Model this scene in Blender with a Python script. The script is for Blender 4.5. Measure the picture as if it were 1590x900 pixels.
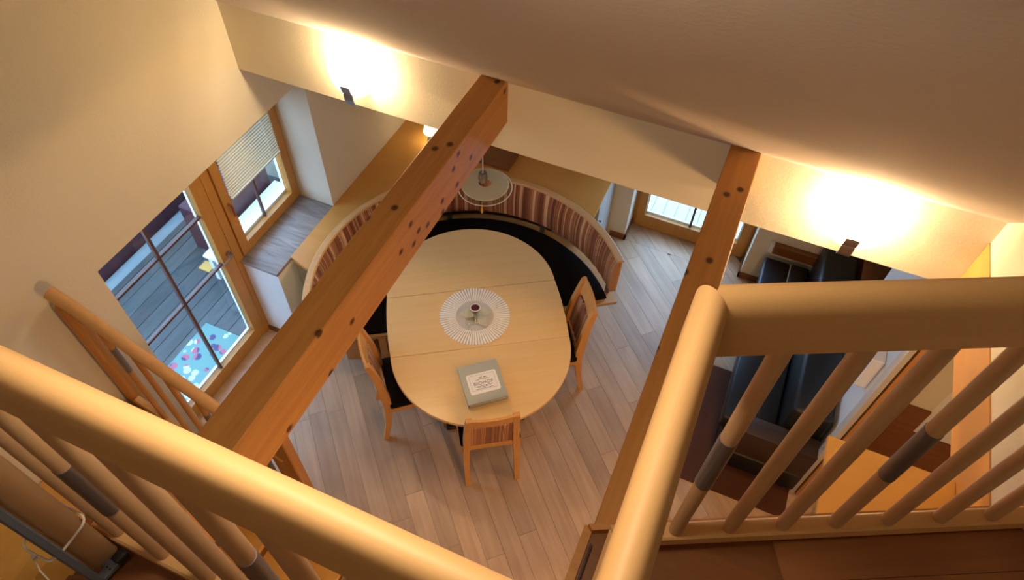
import bpy, bmesh, math, random
from mathutils import Matrix, Vector
random.seed(7)
R = math.radians
for o in list(bpy.data.objects): bpy.data.objects.remove(o)
SC = bpy.context.scene
COL = SC.collection

# ------------------------------------------------------------------ camera
cam_d = bpy.data.cameras.new('camera'); cam_d.lens = 24.43; cam_d.sensor_width = 36; cam_d.clip_start = 0.02
cam = bpy.data.objects.new('camera', cam_d); COL.objects.link(cam)
cam.matrix_world = Matrix(((0.917586, -0.325057, 0.228851, 0), (0.396780, 0.713372, -0.577638, 0), (0.024509, 0.620836, 0.783557, 4.8), (0, 0, 0, 1)))
SC.camera = cam

# ------------------------------------------------------------------ sky and exposure
w = bpy.data.worlds.new('world'); SC.world = w; w.use_nodes = True
bg = w.node_tree.nodes['Background']
bg.inputs['Color'].default_value = (0.45, 0.68, 1.0, 1); bg.inputs['Strength'].default_value = 5.0
SC.view_settings.view_transform = 'Standard'; SC.view_settings.look = 'None'
SC.view_settings.gamma = 1; SC.view_settings.use_curve_mapping = False
SC.view_settings.exposure = 0.68

def lamp(name, loc, watts, col, size=.05, kind='POINT', rot=None, sy=None):
    l = bpy.data.lights.new(name, kind); l.energy = watts; l.color = col
    if kind == 'AREA':
        l.size = size
        if sy: l.shape = 'RECTANGLE'; l.size_y = sy
    else: l.shadow_soft_size = size
    o = bpy.data.objects.new(name, l); COL.objects.link(o); o.location = loc
    if rot: o.rotation_euler = rot
    return o
WARM = (1.0, .74, .44)
# two added fill lights upstairs without fixtures, and the lamp under the gallery
lamp('gallery_fill_light', (-.5, -1.0, 5.75), 8, (1.0, .84, .64), .20)  # weak fill added behind the viewer, no fixture there
lamp('void_fill_light', (-.45, .5, 4.56), 7, (1.0, .84, .62), .22, 'AREA')  # added out of view to brighten rail tops and keep near sides dim
lamp('underside_lamp_light', (.75, .45, 2.35), 48, (1.0, .58, .24), .1)

# ------------------------------------------------------------------ materials
def nt(name):
    m = bpy.data.materials.new(name); m.use_nodes = True
    t = m.node_tree; b = t.nodes['Principled BSDF']
    return m, t, b
def plain(name, col, rough=.5, metal=0, bump=0, bscale=200, spec=.5, emit=None, es=0, coat=0, var=0):
    m, t, b = nt(name)
    b.inputs['Base Color'].default_value = (*col, 1); b.inputs['Roughness'].default_value = rough
    b.inputs['Metallic'].default_value = metal; b.inputs['Specular IOR Level'].default_value = spec
    b.inputs['Coat Weight'].default_value = coat
    if emit: b.inputs['Emission Color'].default_value = (*emit, 1); b.inputs['Emission Strength'].default_value = es
    tc = t.nodes.new('ShaderNodeTexCoord')
    if bump:
        n = t.nodes.new('ShaderNodeTexNoise'); n.inputs['Scale'].default_value = bscale; n.inputs['Detail'].default_value = 4
        bu = t.nodes.new('ShaderNodeBump'); bu.inputs['Strength'].default_value = bump; bu.inputs['Distance'].default_value = .004
        t.links.new(tc.outputs['Object'], n.inputs['Vector']); t.links.new(n.outputs['Fac'], bu.inputs['Height']); t.links.new(bu.outputs['Normal'], b.inputs['Normal'])
    if var:
        n2 = t.nodes.new('ShaderNodeTexNoise'); n2.inputs['Scale'].default_value = 3; n2.inputs['Detail'].default_value = 6
        mx = t.nodes.new('ShaderNodeMix'); mx.data_type = 'RGBA'
        mx.inputs[6].default_value = (*[c*(1-var) for c in col], 1); mx.inputs[7].default_value = (*[min(1, c*(1+var)) for c in col], 1)
        t.links.new(tc.outputs['Object'], n2.inputs['Vector']); t.links.new(n2.outputs['Fac'], mx.inputs[0]); t.links.new(mx.outputs[2], b.inputs['Base Color'])
    return m
def wood(name, light, dark, axis='X', rough=.42, stretch=14, scale=3.0, knots=0, rand=0, coat=0, contrast=1.0, patch=0):
    """grain runs along the object's local axis"""
    m, t, b = nt(name); L = t.links
    tc = t.nodes.new('ShaderNodeTexCoord'); mp = t.nodes.new('ShaderNodeMapping')
    s = [stretch]*3; s['XYZ'.index(axis)] = 1.0
    mp.inputs['Scale'].default_value = s
    vec = tc.outputs['Object']
    oi = t.nodes.new('ShaderNodeObjectInfo')
    if rand:
        ad = t.nodes.new('ShaderNodeVectorMath'); ad.operation = 'MULTIPLY_ADD'
        ad.inputs[1].default_value = (37, 23, 11)
        cb = t.nodes.new('ShaderNodeCombineXYZ')
        for k in range(3): L.new(oi.outputs['Random'], cb.inputs[k])
        L.new(cb.outputs[0], ad.inputs[0]); L.new(vec, ad.inputs[2]); vec = ad.outputs[0]
    L.new(vec, mp.inputs['Vector'])
    n = t.nodes.new('ShaderNodeTexNoise'); n.inputs['Scale'].default_value = scale; n.inputs['Detail'].default_value = 8; n.inputs['Roughness'].default_value = .6
    n.inputs['Distortion'].default_value = .6
    L.new(mp.outputs[0], n.inputs['Vector'])
    cr = t.nodes.new('ShaderNodeValToRGB')
    cr.color_ramp.elements[0].position = .5-.2/contrast; cr.color_ramp.elements[1].position = .5+.2/contrast
    cr.color_ramp.elements[0].color = (*dark, 1); cr.color_ramp.elements[1].color = (*light, 1)
    L.new(n.outputs['Fac'], cr.inputs[0]); out = cr.outputs[0]
    if patch:
        n3 = t.nodes.new('ShaderNodeTexNoise'); n3.inputs['Scale'].default_value = 2.2; n3.inputs['Detail'].default_value = 3
        L.new(vec, n3.inputs['Vector'])
        h3 = t.nodes.new('ShaderNodeHueSaturation'); m3 = t.nodes.new('ShaderNodeMapRange')
        m3.inputs['From Min'].default_value = .3; m3.inputs['From Max'].default_value = .7
        m3.inputs['To Min'].default_value = 1-patch; m3.inputs['To Max'].default_value = 1+patch
        L.new(n3.outputs['Fac'], m3.inputs['Value']); L.new(m3.outputs[0], h3.inputs['Value']); L.new(out, h3.inputs['Color']); out = h3.outputs[0]
    if rand:
        h = t.nodes.new('ShaderNodeHueSaturation'); mr = t.nodes.new('ShaderNodeMapRange')
        mr.inputs['To Min'].default_value = 1-rand; mr.inputs['To Max'].default_value = 1+rand
        L.new(oi.outputs['Random'], mr.inputs['Value']); L.new(mr.outputs[0], h.inputs['Value']); L.new(out, h.inputs['Color']); out = h.outputs[0]
    if knots:
        v = t.nodes.new('ShaderNodeTexVoronoi'); v.voronoi_dimensions = '2D'; v.inputs['Scale'].default_value = knots
        mp2 = t.nodes.new('ShaderNodeMapping'); s2 = [1.0, 1.0, 1.0]; s2['XYZ'.index(axis)] = .6; mp2.inputs['Scale'].default_value = s2; mp2.inputs['Rotation'].default_value = (R(45), 0, 0)
        nz = t.nodes.new('ShaderNodeTexNoise'); nz.inputs['Scale'].default_value = 25
        L.new(vec, mp2.inputs['Vector']); L.new(mp2.outputs[0], v.inputs['Vector'])
        r2 = t.nodes.new('ShaderNodeValToRGB'); r2.color_ramp.elements[0].position = .08; r2.color_ramp.elements[1].position = .17
        r2.color_ramp.elements[0].color = (1, 1, 1, 1); r2.color_ramp.elements[1].color = (0, 0, 0, 1)
        L.new(v.outputs['Distance'], r2.inputs[0])
        # only some of the cells carry a knot
        sep = t.nodes.new('ShaderNodeSeparateColor'); L.new(v.outputs['Color'], sep.inputs[0])
        gt = t.nodes.new('ShaderNodeMath'); gt.operation = 'GREATER_THAN'; gt.inputs[1].default_value = .55
        L.new(sep.outputs[0], gt.inputs[0])
        mu = t.nodes.new('ShaderNodeMath'); mu.operation = 'MULTIPLY'; L.new(gt.outputs[0], mu.inputs[0]); L.new(r2.outputs[0], mu.inputs[1])
        mx = t.nodes.new('ShaderNodeMix'); mx.data_type = 'RGBA'; mx.inputs[7].default_value = (.075, .02, .006, 1)
        L.new(mu.outputs[0], mx.inputs[0]); L.new(out, mx.inputs[6]); out = mx.outputs[2]
    L.new(out, b.inputs['Base Color'])
    b.inputs['Roughness'].default_value = rough; b.inputs['Coat Weight'].default_value = coat
    bu = t.nodes.new('ShaderNodeBump'); bu.inputs['Strength'].default_value = .12; bu.inputs['Distance'].default_value = .002
    L.new(n.outputs['Fac'], bu.inputs['Height']); L.new(bu.outputs['Normal'], b.inputs['Normal'])
    return m
def glassy(name, tint=(.9, .96, 1), refl=.08):
    m = bpy.data.materials.new(name); m.use_nodes = True; t = m.node_tree; t.nodes.clear()
    o = t.nodes.new('ShaderNodeOutputMaterial'); tr = t.nodes.new('ShaderNodeBsdfTransparent'); tr.inputs[0].default_value = (*tint, 1)
    g = t.nodes.new('ShaderNodeBsdfGlossy'); g.inputs['Roughness'].default_value = .03
    lw = t.nodes.new('ShaderNodeLayerWeight'); pw = t.nodes.new('ShaderNodeMath'); pw.operation = 'POWER'; pw.inputs[1].default_value = 4; t.links.new(lw.outputs['Facing'], pw.inputs[0])
    f = t.nodes.new('ShaderNodeMath'); f.operation = 'MULTIPLY_ADD'; f.inputs[1].default_value = .8; f.inputs[2].default_value = .045; t.links.new(pw.outputs[0], f.inputs[0])
    mx = t.nodes.new('ShaderNodeMixShader'); t.links.new(f.outputs[0], mx.inputs[0]); t.links.new(tr.outputs[0], mx.inputs[1]); t.links.new(g.outputs[0], mx.inputs[2])
    t.links.new(mx.outputs[0], o.inputs[0]); return m
def opal(name, col, tl=.5, clear=0.0):
    m = bpy.data.materials.new(name); m.use_nodes = True; t = m.node_tree; t.nodes.clear()
    o = t.nodes.new('ShaderNodeOutputMaterial'); d = t.nodes.new('ShaderNodeBsdfDiffuse'); d.inputs[0].default_value = (*col, 1)
    tr = t.nodes.new('ShaderNodeBsdfTranslucent'); tr.inputs[0].default_value = (*col, 1)
    mx = t.nodes.new('ShaderNodeMixShader'); mx.inputs[0].default_value = tl
    t.links.new(d.outputs[0], mx.inputs[1]); t.links.new(tr.outputs[0], mx.inputs[2]); out = mx.outputs[0]
    if clear:
        tp = t.nodes.new('ShaderNodeBsdfTransparent'); m2 = t.nodes.new('ShaderNodeMixShader'); m2.inputs[0].default_value = clear
        t.links.new(out, m2.inputs[1]); t.links.new(tp.outputs[0], m2.inputs[2]); out = m2.outputs[0]
    t.links.new(out, o.inputs[0]); return m
def striped(name):
    m, t, b = nt(name); L = t.links
    tc = t.nodes.new('ShaderNodeTexCoord'); sp = t.nodes.new('ShaderNodeSeparateXYZ'); L.new(tc.outputs['UV'], sp.inputs[0])
    wv = t.nodes.new('ShaderNodeTexNoise'); wv.inputs['Scale'].default_value = 3; L.new(tc.outputs['UV'], wv.inputs['Vector'])
    ma = t.nodes.new('ShaderNodeMath'); ma.operation = 'MULTIPLY_ADD'; ma.inputs[1].default_value = .02; L.new(wv.outputs['Fac'], ma.inputs[0]); L.new(sp.outputs[0], ma.inputs[2])
    n = t.nodes.new('ShaderNodeTexNoise'); n.noise_dimensions = '1D'; n.inputs['Scale'].default_value = 15; n.inputs['Detail'].default_value = 2.6; n.inputs['Roughness'].default_value = .75
    L.new(ma.outputs[0], n.inputs['W'])
    cr = t.nodes.new('ShaderNodeValToRGB'); e = cr.color_ramp.elements
    cr.color_ramp.interpolation = 'LINEAR'
    cols = [(.0, (.10, .025, .008)), (.36, (.17, .045, .015)), (.42, (.38, .12, .03)), (.46, (.14, .035, .012)), (.50, (.48, .16, .04)), (.54, (.26, .075, .02)), (.575, (.80, .46, .20)), (.60, (.36, .11, .03)), (.66, (.82, .52, .28)), (1, (.6, .24, .07))]
    e[0].position = cols[0][0]; e[0].color = (*cols[0][1], 1); e[1].position = 1; e[1].color = (*cols[-1][1], 1)
    for p, c in cols[1:-1]: q = e.new(p); q.color = (*c, 1)
    L.new(n.outputs['Fac'], cr.inputs[0]); L.new(cr.outputs[0], b.inputs['Base Color'])
    b.inputs['Roughness'].default_value = .75; b.inputs['Sheen Weight'].default_value = .2
    return m

M = {}
M['plaster'] = plain('warm_white_plaster', (.70, .64, .50), .9, bump=.25, bscale=90, spec=.2)
M['ceiling'] = plain('ceiling_plaster', (.62, .55, .49), .92, bump=.3, bscale=60, spec=.2)
M['white'] = plain('white_paint', (.78, .77, .74), .6)
M['cream'] = plain('cream_render', (.75, .72, .58), .9, bump=.3, bscale=60)
M['beech'] = wood('beech_handrail', (.68, .40, .165), (.60, .335, .125), 'X', .55, 9, 2.2, contrast=.7)
M['beechz'] = wood('beech_spindle', (.60, .38, .20), (.52, .31, .155), 'Z', .5, 9, 3, contrast=.7)
M['pine'] = wood('knotty_pine', (.53, .245, .06), (.38, .155, .034), 'X', .5, 16, 2.2, knots=13, contrast=.8)
M['pinez'] = wood('pine_upright', (.56, .27, .08), (.42, .17, .04), 'Z', .5, 16, 2.2, contrast=.8)
M['frame'] = wood('larch_window_frame', (.52, .25, .045), (.42, .18, .03), 'Z', .45, 12, 3, contrast=.7)
M['ledge'] = wood('beech_ledge', (.68, .34, .08), (.58, .27, .055), 'X', .4, 5, 1.6, contrast=.6)
M['ledge_y'] = wood('orange_fascia', (.66, .35, .085), (.56, .27, .06), 'Y', .4, 5, 1.6, contrast=.6)
M['ply'] = wood('birch_ply', (.80, .47, .12), (.72, .39, .085), 'X', .45, 4, 2.0, contrast=.6)
M['table'] = wood('beech_tabletop', (.84, .57, .26), (.77, .49, .20), 'X', .3, 12, 1.8, contrast=.6, coat=.15)
M['chair'] = wood('beech_chair', (.74, .38, .11), (.62, .29, .075), 'Z', .38, 10, 3, contrast=.6)
M['oak'] = wood('oak_floorboards', (.61, .42, .265), (.42, .265, .155), 'X', .38, 14, 1.6, rand=.13, contrast=.62, patch=.12)
M['gfloor'] = wood('gallery_parquet', (.33, .135, .045), (.25, .09, .03), 'X', .45, 12, 2, rand=.05, contrast=.7)
M['deck'] = wood('weathered_decking', (.080, .092, .093), (.042, .050, .053), 'Y', .7, 10, 3, rand=.2, contrast=.8)
M['brown'] = wood('brown_veneer', (.24, .09, .028), (.16, .055, .018), 'X', .4, 8, 2.5, contrast=.7)
M['muntin'] = plain('dark_brown_muntin', (.10, .045, .03), .5)
M['darkwood'] = wood('dark_stained_wood', (.045, .022, .014), (.028, .013, .009), 'X', .5, 8, 2.5)
M['seat'] = plain('black_seat_fabric', (.010, .009, .009), .95, bump=.5, bscale=500, spec=.1)
M['leather'] = plain('black_leather', (.007, .0075, .009), .42, bump=.15, bscale=250)
M['gap'] = plain('pale_piping', (.5, .5, .5), .5)
M['steel'] = plain('brushed_steel', (.36, .33, .33), .33, 1)
M['darksteel'] = plain('dark_steel_sleeve', (.24, .24, .26), .34, .75)
M['grey'] = plain('grey_powder_coat', (.16, .19, .23), .5, .3)
M['rubber'] = plain('black_rubber', (.012, .012, .012), .6)
M['nylon'] = plain('white_nylon', (.85, .8, .7), .4)
M['brass'] = plain('polished_brass', (.75, .45, .14), .25, 1)
M['rug'] = plain('dark_red_rug', (.085, .026, .010), .95, bump=.6, bscale=300, var=.2)
M['glass'] = glassy('window_glass')
M['clear'] = glassy('clear_glass', (.93, .95, .93))
M['opal'] = opal('opal_glass', (.95, .90, .78), .5, .62)
M['frost'] = opal('frosted_glass', (.80, .76, .58), .35, .22)
M['lace'] = opal('white_lace', (.86, .80, .72), .15, .38)
M['paperwhite'] = plain('pleated_white_cloth', (.92, .86, .76), .8)
M['stripe'] = striped('striped_upholstery')
M['bulb'] = plain('lit_bulb', (1, 1, 1), emit=(1, .80, .50), es=60)
M['burgundy'] = plain('burgundy_cladding', (.075, .02, .028), .6)
M['palestone'] = plain('pale_grey_stone', (.22, .27, .29), .8, var=.2)
M['binder'] = plain('silver_grey_card', (.44, .44, .38), .45, .25)
M['sticker'] = plain('white_sticker', (.87, .84, .79), .5)
M['ink'] = plain('grey_ink', (.16, .16, .14), .6)
M['olive'] = plain('olive_print', (.36, .38, .10), .6)
M['plum'] = plain('dark_plum_wax', (.09, .012, .025), .3)
M['gold'] = plain('gold_trim', (.8, .58, .2), .3, 1)
M['blackbase'] = plain('black_lacquer', (.012, .012, .013), .4)
M['blind'] = plain('cream_slat', (.62, .56, .40), .5)
M['parcel_grey'] = plain('pale_laminate', (.50, .47, .43), .5)
# grey brown quartzite sill with veins running across
def sill_mat():
    m, t, b = nt('veined_stone_sill'); L = t.links
    tc = t.nodes.new('ShaderNodeTexCoord'); mp = t.nodes.new('ShaderNodeMapping'); mp.inputs['Rotation'].default_value = (0, 0, R(-8)); mp.inputs['Scale'].default_value = (1.2, 9, 2)
    n = t.nodes.new('ShaderNodeTexNoise'); n.inputs['Scale'].default_value = 2.5; n.inputs['Detail'].default_value = 8; n.inputs['Distortion'].default_value = 1
    cr = t.nodes.new('ShaderNodeValToRGB'); cr.color_ramp.elements[0].position = .35; cr.color_ramp.elements[1].position = .7
    cr.color_ramp.elements[0].color = (.20, .165, .145, 1); cr.color_ramp.elements[1].color = (.36, .31, .28, 1)
    L.new(tc.outputs['Object'], mp.inputs[0]); L.new(mp.outputs[0], n.inputs['Vector']); L.new(n.outputs['Fac'], cr.inputs[0]); L.new(cr.outputs[0], b.inputs['Base Color'])
    b.inputs['Roughness'].default_value = .35; return m
M['stone'] = sill_mat()
def mat_floral():
    m, t, b = nt('floral_mat'); L = t.links
    tc = t.nodes.new('ShaderNodeTexCoord')
    v = t.nodes.new('ShaderNodeTexVoronoi'); v.inputs['Scale'].default_value = 12; L.new(tc.outputs['Object'], v.inputs['Vector'])
    r = t.nodes.new('ShaderNodeValToRGB'); r.color_ramp.elements[0].position = .36; r.color_ramp.elements[1].position = .44
    r.color_ramp.elements[0].color = (1, 1, 1, 1); r.color_ramp.elements[1].color = (0, 0, 0, 1); L.new(v.outputs['Distance'], r.inputs[0])
    n = t.nodes.new('ShaderNodeTexNoise'); n.inputs['Scale'].default_value = 2.6; L.new(tc.outputs['Object'], n.inputs['Vector'])
    c = t.nodes.new('ShaderNodeValToRGB'); c.color_ramp.interpolation = 'CONSTANT'
    c.color_ramp.elements[0].color = (.05, .045, .14, 1); c.color_ramp.elements[1].position = .46; c.color_ramp.elements[1].color = (.42, .10, .16, 1)
    q = c.color_ramp.elements.new(.52); q.color = (.5, .55, .50, 1)
    L.new(n.outputs['Fac'], c.inputs[0])
    mx = t.nodes.new('ShaderNodeMix'); mx.data_type = 'RGBA'; mx.inputs[6].default_value = (.12, .27, .25, 1)
    L.new(r.outputs[0], mx.inputs[0]); L.new(c.outputs[0], mx.inputs[7]); L.new(mx.outputs[2], b.inputs['Base Color']); b.inputs['Roughness'].default_value = .8
    return m
M['floral'] = mat_floral()

# ------------------------------------------------------------------ helpers
def NB(): return bmesh.new()
def bx(bm, x0, x1, y0, y1, z0, z1, bev=0, seg=1):
    t = bmesh.new()
    vs = [t.verts.new((x, y, z)) for x in (x0, x1) for y in (y0, y1) for z in (z0, z1)]
    for f in ((0, 1, 3, 2), (4, 6, 7, 5), (0, 4, 5, 1), (2, 3, 7, 6), (0, 2, 6, 4), (1, 5, 7, 3)): t.faces.new([vs[i] for i in f])
    bmesh.ops.recalc_face_normals(t, faces=t.faces)
    if bev: bmesh.ops.bevel(t, geom=t.edges[:]+t.verts[:], offset=bev, segments=seg, affect='EDGES', profile=.5)
    merge(bm, t)
def merge(bm, t, mat=None):
    if mat: bmesh.ops.transform(t, matrix=mat, verts=t.verts)
    me = bpy.data.meshes.new('tmp'); t.to_mesh(me); bm.from_mesh(me); bpy.data.meshes.remove(me); t.free()
def prism(bm, pts, z0, z1, plane='XY', bev=0, seg=2):
    """extrude a polygon; plane XY -> along z, YZ -> along x, XZ -> along y"""
    f = {'XY': lambda a, b, c: (a, b, c), 'YZ': lambda a, b, c: (c, a, b), 'XZ': lambda a, b, c: (a, c, b)}[plane]
    t = bmesh.new(); n = len(pts)
    lo = [t.verts.new(f(a, b, z0)) for a, b in pts]; hi = [t.verts.new(f(a, b, z1)) for a, b in pts]
    t.faces.new(lo); t.faces.new(hi)
    for i in range(n): t.faces.new((lo[i], lo[(i+1) % n], hi[(i+1) % n], hi[i]))
    bmesh.ops.recalc_face_normals(t, faces=t.faces)
    if bev:
        ed = [e for e in t.edges if (e.verts[0] in lo) == (e.verts[1] in lo)]
        bmesh.ops.bevel(t, geom=ed, offset=bev, segments=seg, affect='EDGES', profile=.5)
    merge(bm, t)
def loft(bm, rings, close=True, caps=True, uv=None):
    vs = [[bm.verts.new(p) for p in r] for r in rings]; n = len(rings[0])
    fs = []
    for i in range(len(vs)-1):
        for j in range(n if close else n-1):
            fs.append((bm.faces.new((vs[i][j], vs[i][(j+1) % n], vs[i+1][(j+1) % n], vs[i+1][j])), i, j))
    if caps and close: bm.faces.new(vs[0]); bm.faces.new(vs[-1])
    if uv:
        l = bm.loops.layers.uv.verify()
        for f, i, j in fs:
            for lp, (a, b) in zip(f.loops, ((i, j), (i, j+1), (i+1, j+1), (i+1, j))): lp[l].uv = uv(a, b)
    bmesh.ops.recalc_face_normals(bm, faces=bm.faces)
def lathe(bm, prof, seg=32, c=(0, 0, 0), closed=False):
    rs = [[(c[0]+r*math.cos(2*math.pi*k/seg), c[1]+r*math.sin(2*math.pi*k/seg), c[2]+z) for k in range(seg)] for r, z in prof]
    if closed: rs.append(rs[0])
    t = bmesh.new(); loft(t, rs, True, not closed)
    if closed: bmesh.ops.remove_doubles(t, verts=t.verts, dist=1e-6)
    merge(bm, t)
def tube(bm, pts, r, seg=10, caps=True):
    pts = [Vector(p) for p in pts]; rs = []; rr = r if isinstance(r, (list, tuple)) else [r]*len(pts)
    for i, p in enumerate(pts):
        d = (pts[min(i+1, len(pts)-1)]-pts[max(i-1, 0)]).normalized()
        a = Vector((0, 0, 1)) if abs(d.z) < .9 else Vector((1, 0, 0))
        u = d.cross(a).normalized(); v = d.cross(u)
        rs.append([p+(u*math.cos(2*math.pi*k/seg)+v*math.sin(2*math.pi*k/seg))*rr[i] for k in range(seg)])
    t = bmesh.new(); loft(t, rs, True, caps); merge(bm, t)
def put(name, bm, m, parent=None, loc=(0, 0, 0), rot=(0, 0, 0), smooth=False, kind=None, label=None, mesh=None):
    if mesh is None:
        mesh = bpy.data.meshes.new(name)
        if not bm.faces[:] == []: pass
        bm.to_mesh(mesh); bm.free(); mesh.materials.append(m)
        if smooth:
            for p in mesh.polygons: p.use_smooth = True
            try: mesh.set_sharp_from_angle(angle=R(38))
            except Exception: pass
    o = bpy.data.objects.new(name, mesh); COL.objects.link(o)
    o.parent = parent; o.location = loc; o.rotation_euler = rot
    if kind: o['kind'] = kind
    if label: o['label'] = label
    return o
def part(name, bm, m, t, **k):
    """bm is written in world coordinates, t is a thing with no rotation"""
    b = Vector((0, 0, 0)); q = t
    while q is not None: b += q.location; q = q.parent
    bmesh.ops.translate(bm, vec=-b, verts=bm.verts)
    return put(name, bm, m, t, **k)
def thing(name, label, cat, loc=(0, 0, 0), rz=0, group=None):
    o = bpy.data.objects.new(name, None); COL.objects.link(o); o.empty_display_size = .1
    o.location = loc; o.rotation_euler = (0, 0, rz); o['label'] = label; o['category'] = cat
    if group: o['group'] = group
    return o
def tag(o, label, cat, group=None):
    o['label'] = label; o['category'] = cat
    if group: o['group'] = group
    return o
def struct(name, bm, m, loc=(0, 0, 0), rot=(0, 0, 0), label=None, smooth=False):
    return put(name, bm, m, None, loc, rot, smooth, 'structure', label)
def copy_tree(o, parent=None):
    c = o.copy(); COL.objects.link(c); c.parent = parent
    for ch in list(o.children): copy_tree(ch, c)
    return c

# ------------------------------------------------------------------ key planes (metres, camera stands over the origin)
XL, YP, XR = -2.77, 2.592, 1.10
ZC = 2.83; SL = .95
def zceil(y): return ZC+(YP-y)*SL

# ------------------------------------------------------------------ structure
b = NB(); prism(b, [(-3.1, -.15), (1.27, -.15), (1.27, 2.04), (3.09, 2.04), (3.09, -.15), (4.95, -.15), (4.95, 2.60), (2.75, 2.68), (-1, 6.24), (-3.1, 4.3)], -3.14, XL, 'YZ')
struct('wall_left', b, M['plaster'])
b = NB(); bx(b, -3.14, XL, 2.33, 3.09, -.15, .845)
struct('wall_left', b, M['white'], label='white parapet below the window')
b = NB(); bx(b, XL, XR, YP, 2.76, 2.42, 3.05); struct('wall_front', b, M['plaster'])
b = NB(); bx(b, XR, 1.24, -3.1, 2.76, 2.71, 6.3); struct('wall_right', b, M['plaster'])
b = NB(); bx(b, -3.1, 2.7, -3.2, -3.05, 0, 6.3); struct('wall_back', b, M['plaster'])
b = NB(); prism(b, [(2.76, zceil(2.76)), (-1, zceil(-1)), (-3.2, zceil(-1)-2.1), (-3.2, zceil(-1)-1.9), (-1, zceil(-1)+.2), (2.76, zceil(2.76)+.25)], -3.3, 1.4, 'YZ')
struct('ceiling', b, M['ceiling'])
b = NB(); bx(b, -3.14, 2.75, 2.76, 4.95, 2.425, 2.6); struct('ceiling', b, M['plaster'])
b = NB(); bx(b, XR+.04, 2.75, -3.1, 2.755, 2.46, 2.6); struct('ceiling', b, M['plaster'])
b = NB(); bx(b, XL, -.69, 4.54, 4.92, 0, 2.425); struct('wall_front', b, M['plaster'])
b = NB(); bx(b, .40, 2.7, 4.54, 4.92, 0, 2.425); struct('wall_front', b, M['plaster'])
b = NB(); bx(b, 2.6, 2.75, -3.1, 4.9, 0, 2.46); struct('wall_right', b, M['plaster'])
b = NB(); bx(b, -.69, .40, 4.54, 4.92, 2.10, 2.425); struct('wall_front', b, M['plaster'])

# baseboards
b = NB(); bx(b, XL, XL+.015, -1, 1.26, 0, .06); bx(b, XL, XL+.015, 2.34, 2.5, 0, .06); bx(b, -3.12, XL, 2.315, 2.33, 0, .05); struct('baseboard_left', b, M['brown'])
b = NB(); bx(b, -.83, -.675, 4.525, 4.54, 0, .06); bx(b, -.69, -.675, 4.525, 4.79, 0, .06); bx(b, .385, .40, 4.525, 4.79, 0, .06); bx(b, .385, 1.1, 4.525, 4.54, 0, .06)
struct('baseboard_front', b, M['brown'])

# lower floor: diagonal oak boards, each a child of the floor
b = NB(); bx(b, -3.14, 2.7, -3.1, 4.92, -.15, -.008)
floor = struct('floor', b, plain('floor_substrate', (.16, .10, .06), .9))
def clip(poly, ax, val, keep_less):
    out = []; n = len(poly)
    for i in range(n):
        a, c = poly[i], poly[(i+1) % n]
        ia = (a[ax] <= val) == keep_less; ic = (c[ax] <= val) == keep_less
        if ia: out.append(a)
        if ia != ic:
            t = (val-a[ax])/(c[ax]-a[ax]); out.append((a[0]+t*(c[0]-a[0]), a[1]+t*(c[1]-a[1])))
    return out
def planks(parent, ang, wid, length, x0, x1, y0, y1, z, th, mat, name='floorboard', gap=.0009, off=0.0, holes=None, extra=None, limit=299):
    ca, sa = math.cos(ang), math.sin(ang)
    cx, cy = (x0+x1)/2, (y0+y1)/2; rad = math.hypot(x1-x0, y1-y0)/2+length
    cnt = 0; nr = int(rad/wid)+1; rest = NB(); rn = 0
    items = []
    for i in range(-nr, nr+1):
        p0 = off+i*wid; s = -rad-random.random()*length
        while s < rad:
            L = length*random.choice((.6, .8, 1, 1, 1.2))
            q = [(s+gap, p0+gap), (s+L-gap, p0+gap), (s+L-gap, p0+wid-gap), (s+gap, p0+wid-gap)]
            wq = [(cx+a*ca-c*sa, cy+a*sa+c*ca) for a, c in q]
            for ax, v, k in ((0, x0, False), (0, x1, True), (1, y0, False), (1, y1, True)):
                if len(wq) > 2: wq = clip(wq, ax, v, k)
            s += L
            if len(wq) < 3: continue
            A = abs(sum(wq[k][0]*wq[(k+1) % len(wq)][1]-wq[(k+1) % len(wq)][0]*wq[k][1] for k in range(len(wq))))/2
            if A < .003: continue
            if extra and not extra(wq): continue
            items.append(wq)
    for wq in items[:limit]:
        mx = sum(p[0] for p in wq)/len(wq); my = sum(p[1] for p in wq)/len(wq)
        loc = [((p[0]-mx)*ca+(p[1]-my)*sa, -(p[0]-mx)*sa+(p[1]-my)*ca) for p in wq]
        bm = NB(); prism(bm, loc, -th, 0)
        pl = parent.location if parent else Vector((0, 0, 0))
        put(name, bm, mat, parent, (mx-pl.x, my-pl.y, z-pl.z), (0, 0, ang))
    return len(items)
N1 = planks(floor, R(-46), .131, 1.25, XL+.003, 2.58, .35, 4.535, 0, .014, M['oak'], off=.02)
N1b = planks(floor, R(-46), .131, 1.25, -.675, .385, 4.536, 4.775, 0, .014, M['oak'], off=.02)
b = NB(); bx(b, -3.11, XL, 1.28, 2.325, -.008, 0.0); part('floorboard', b, M['oak'], floor)

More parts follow.
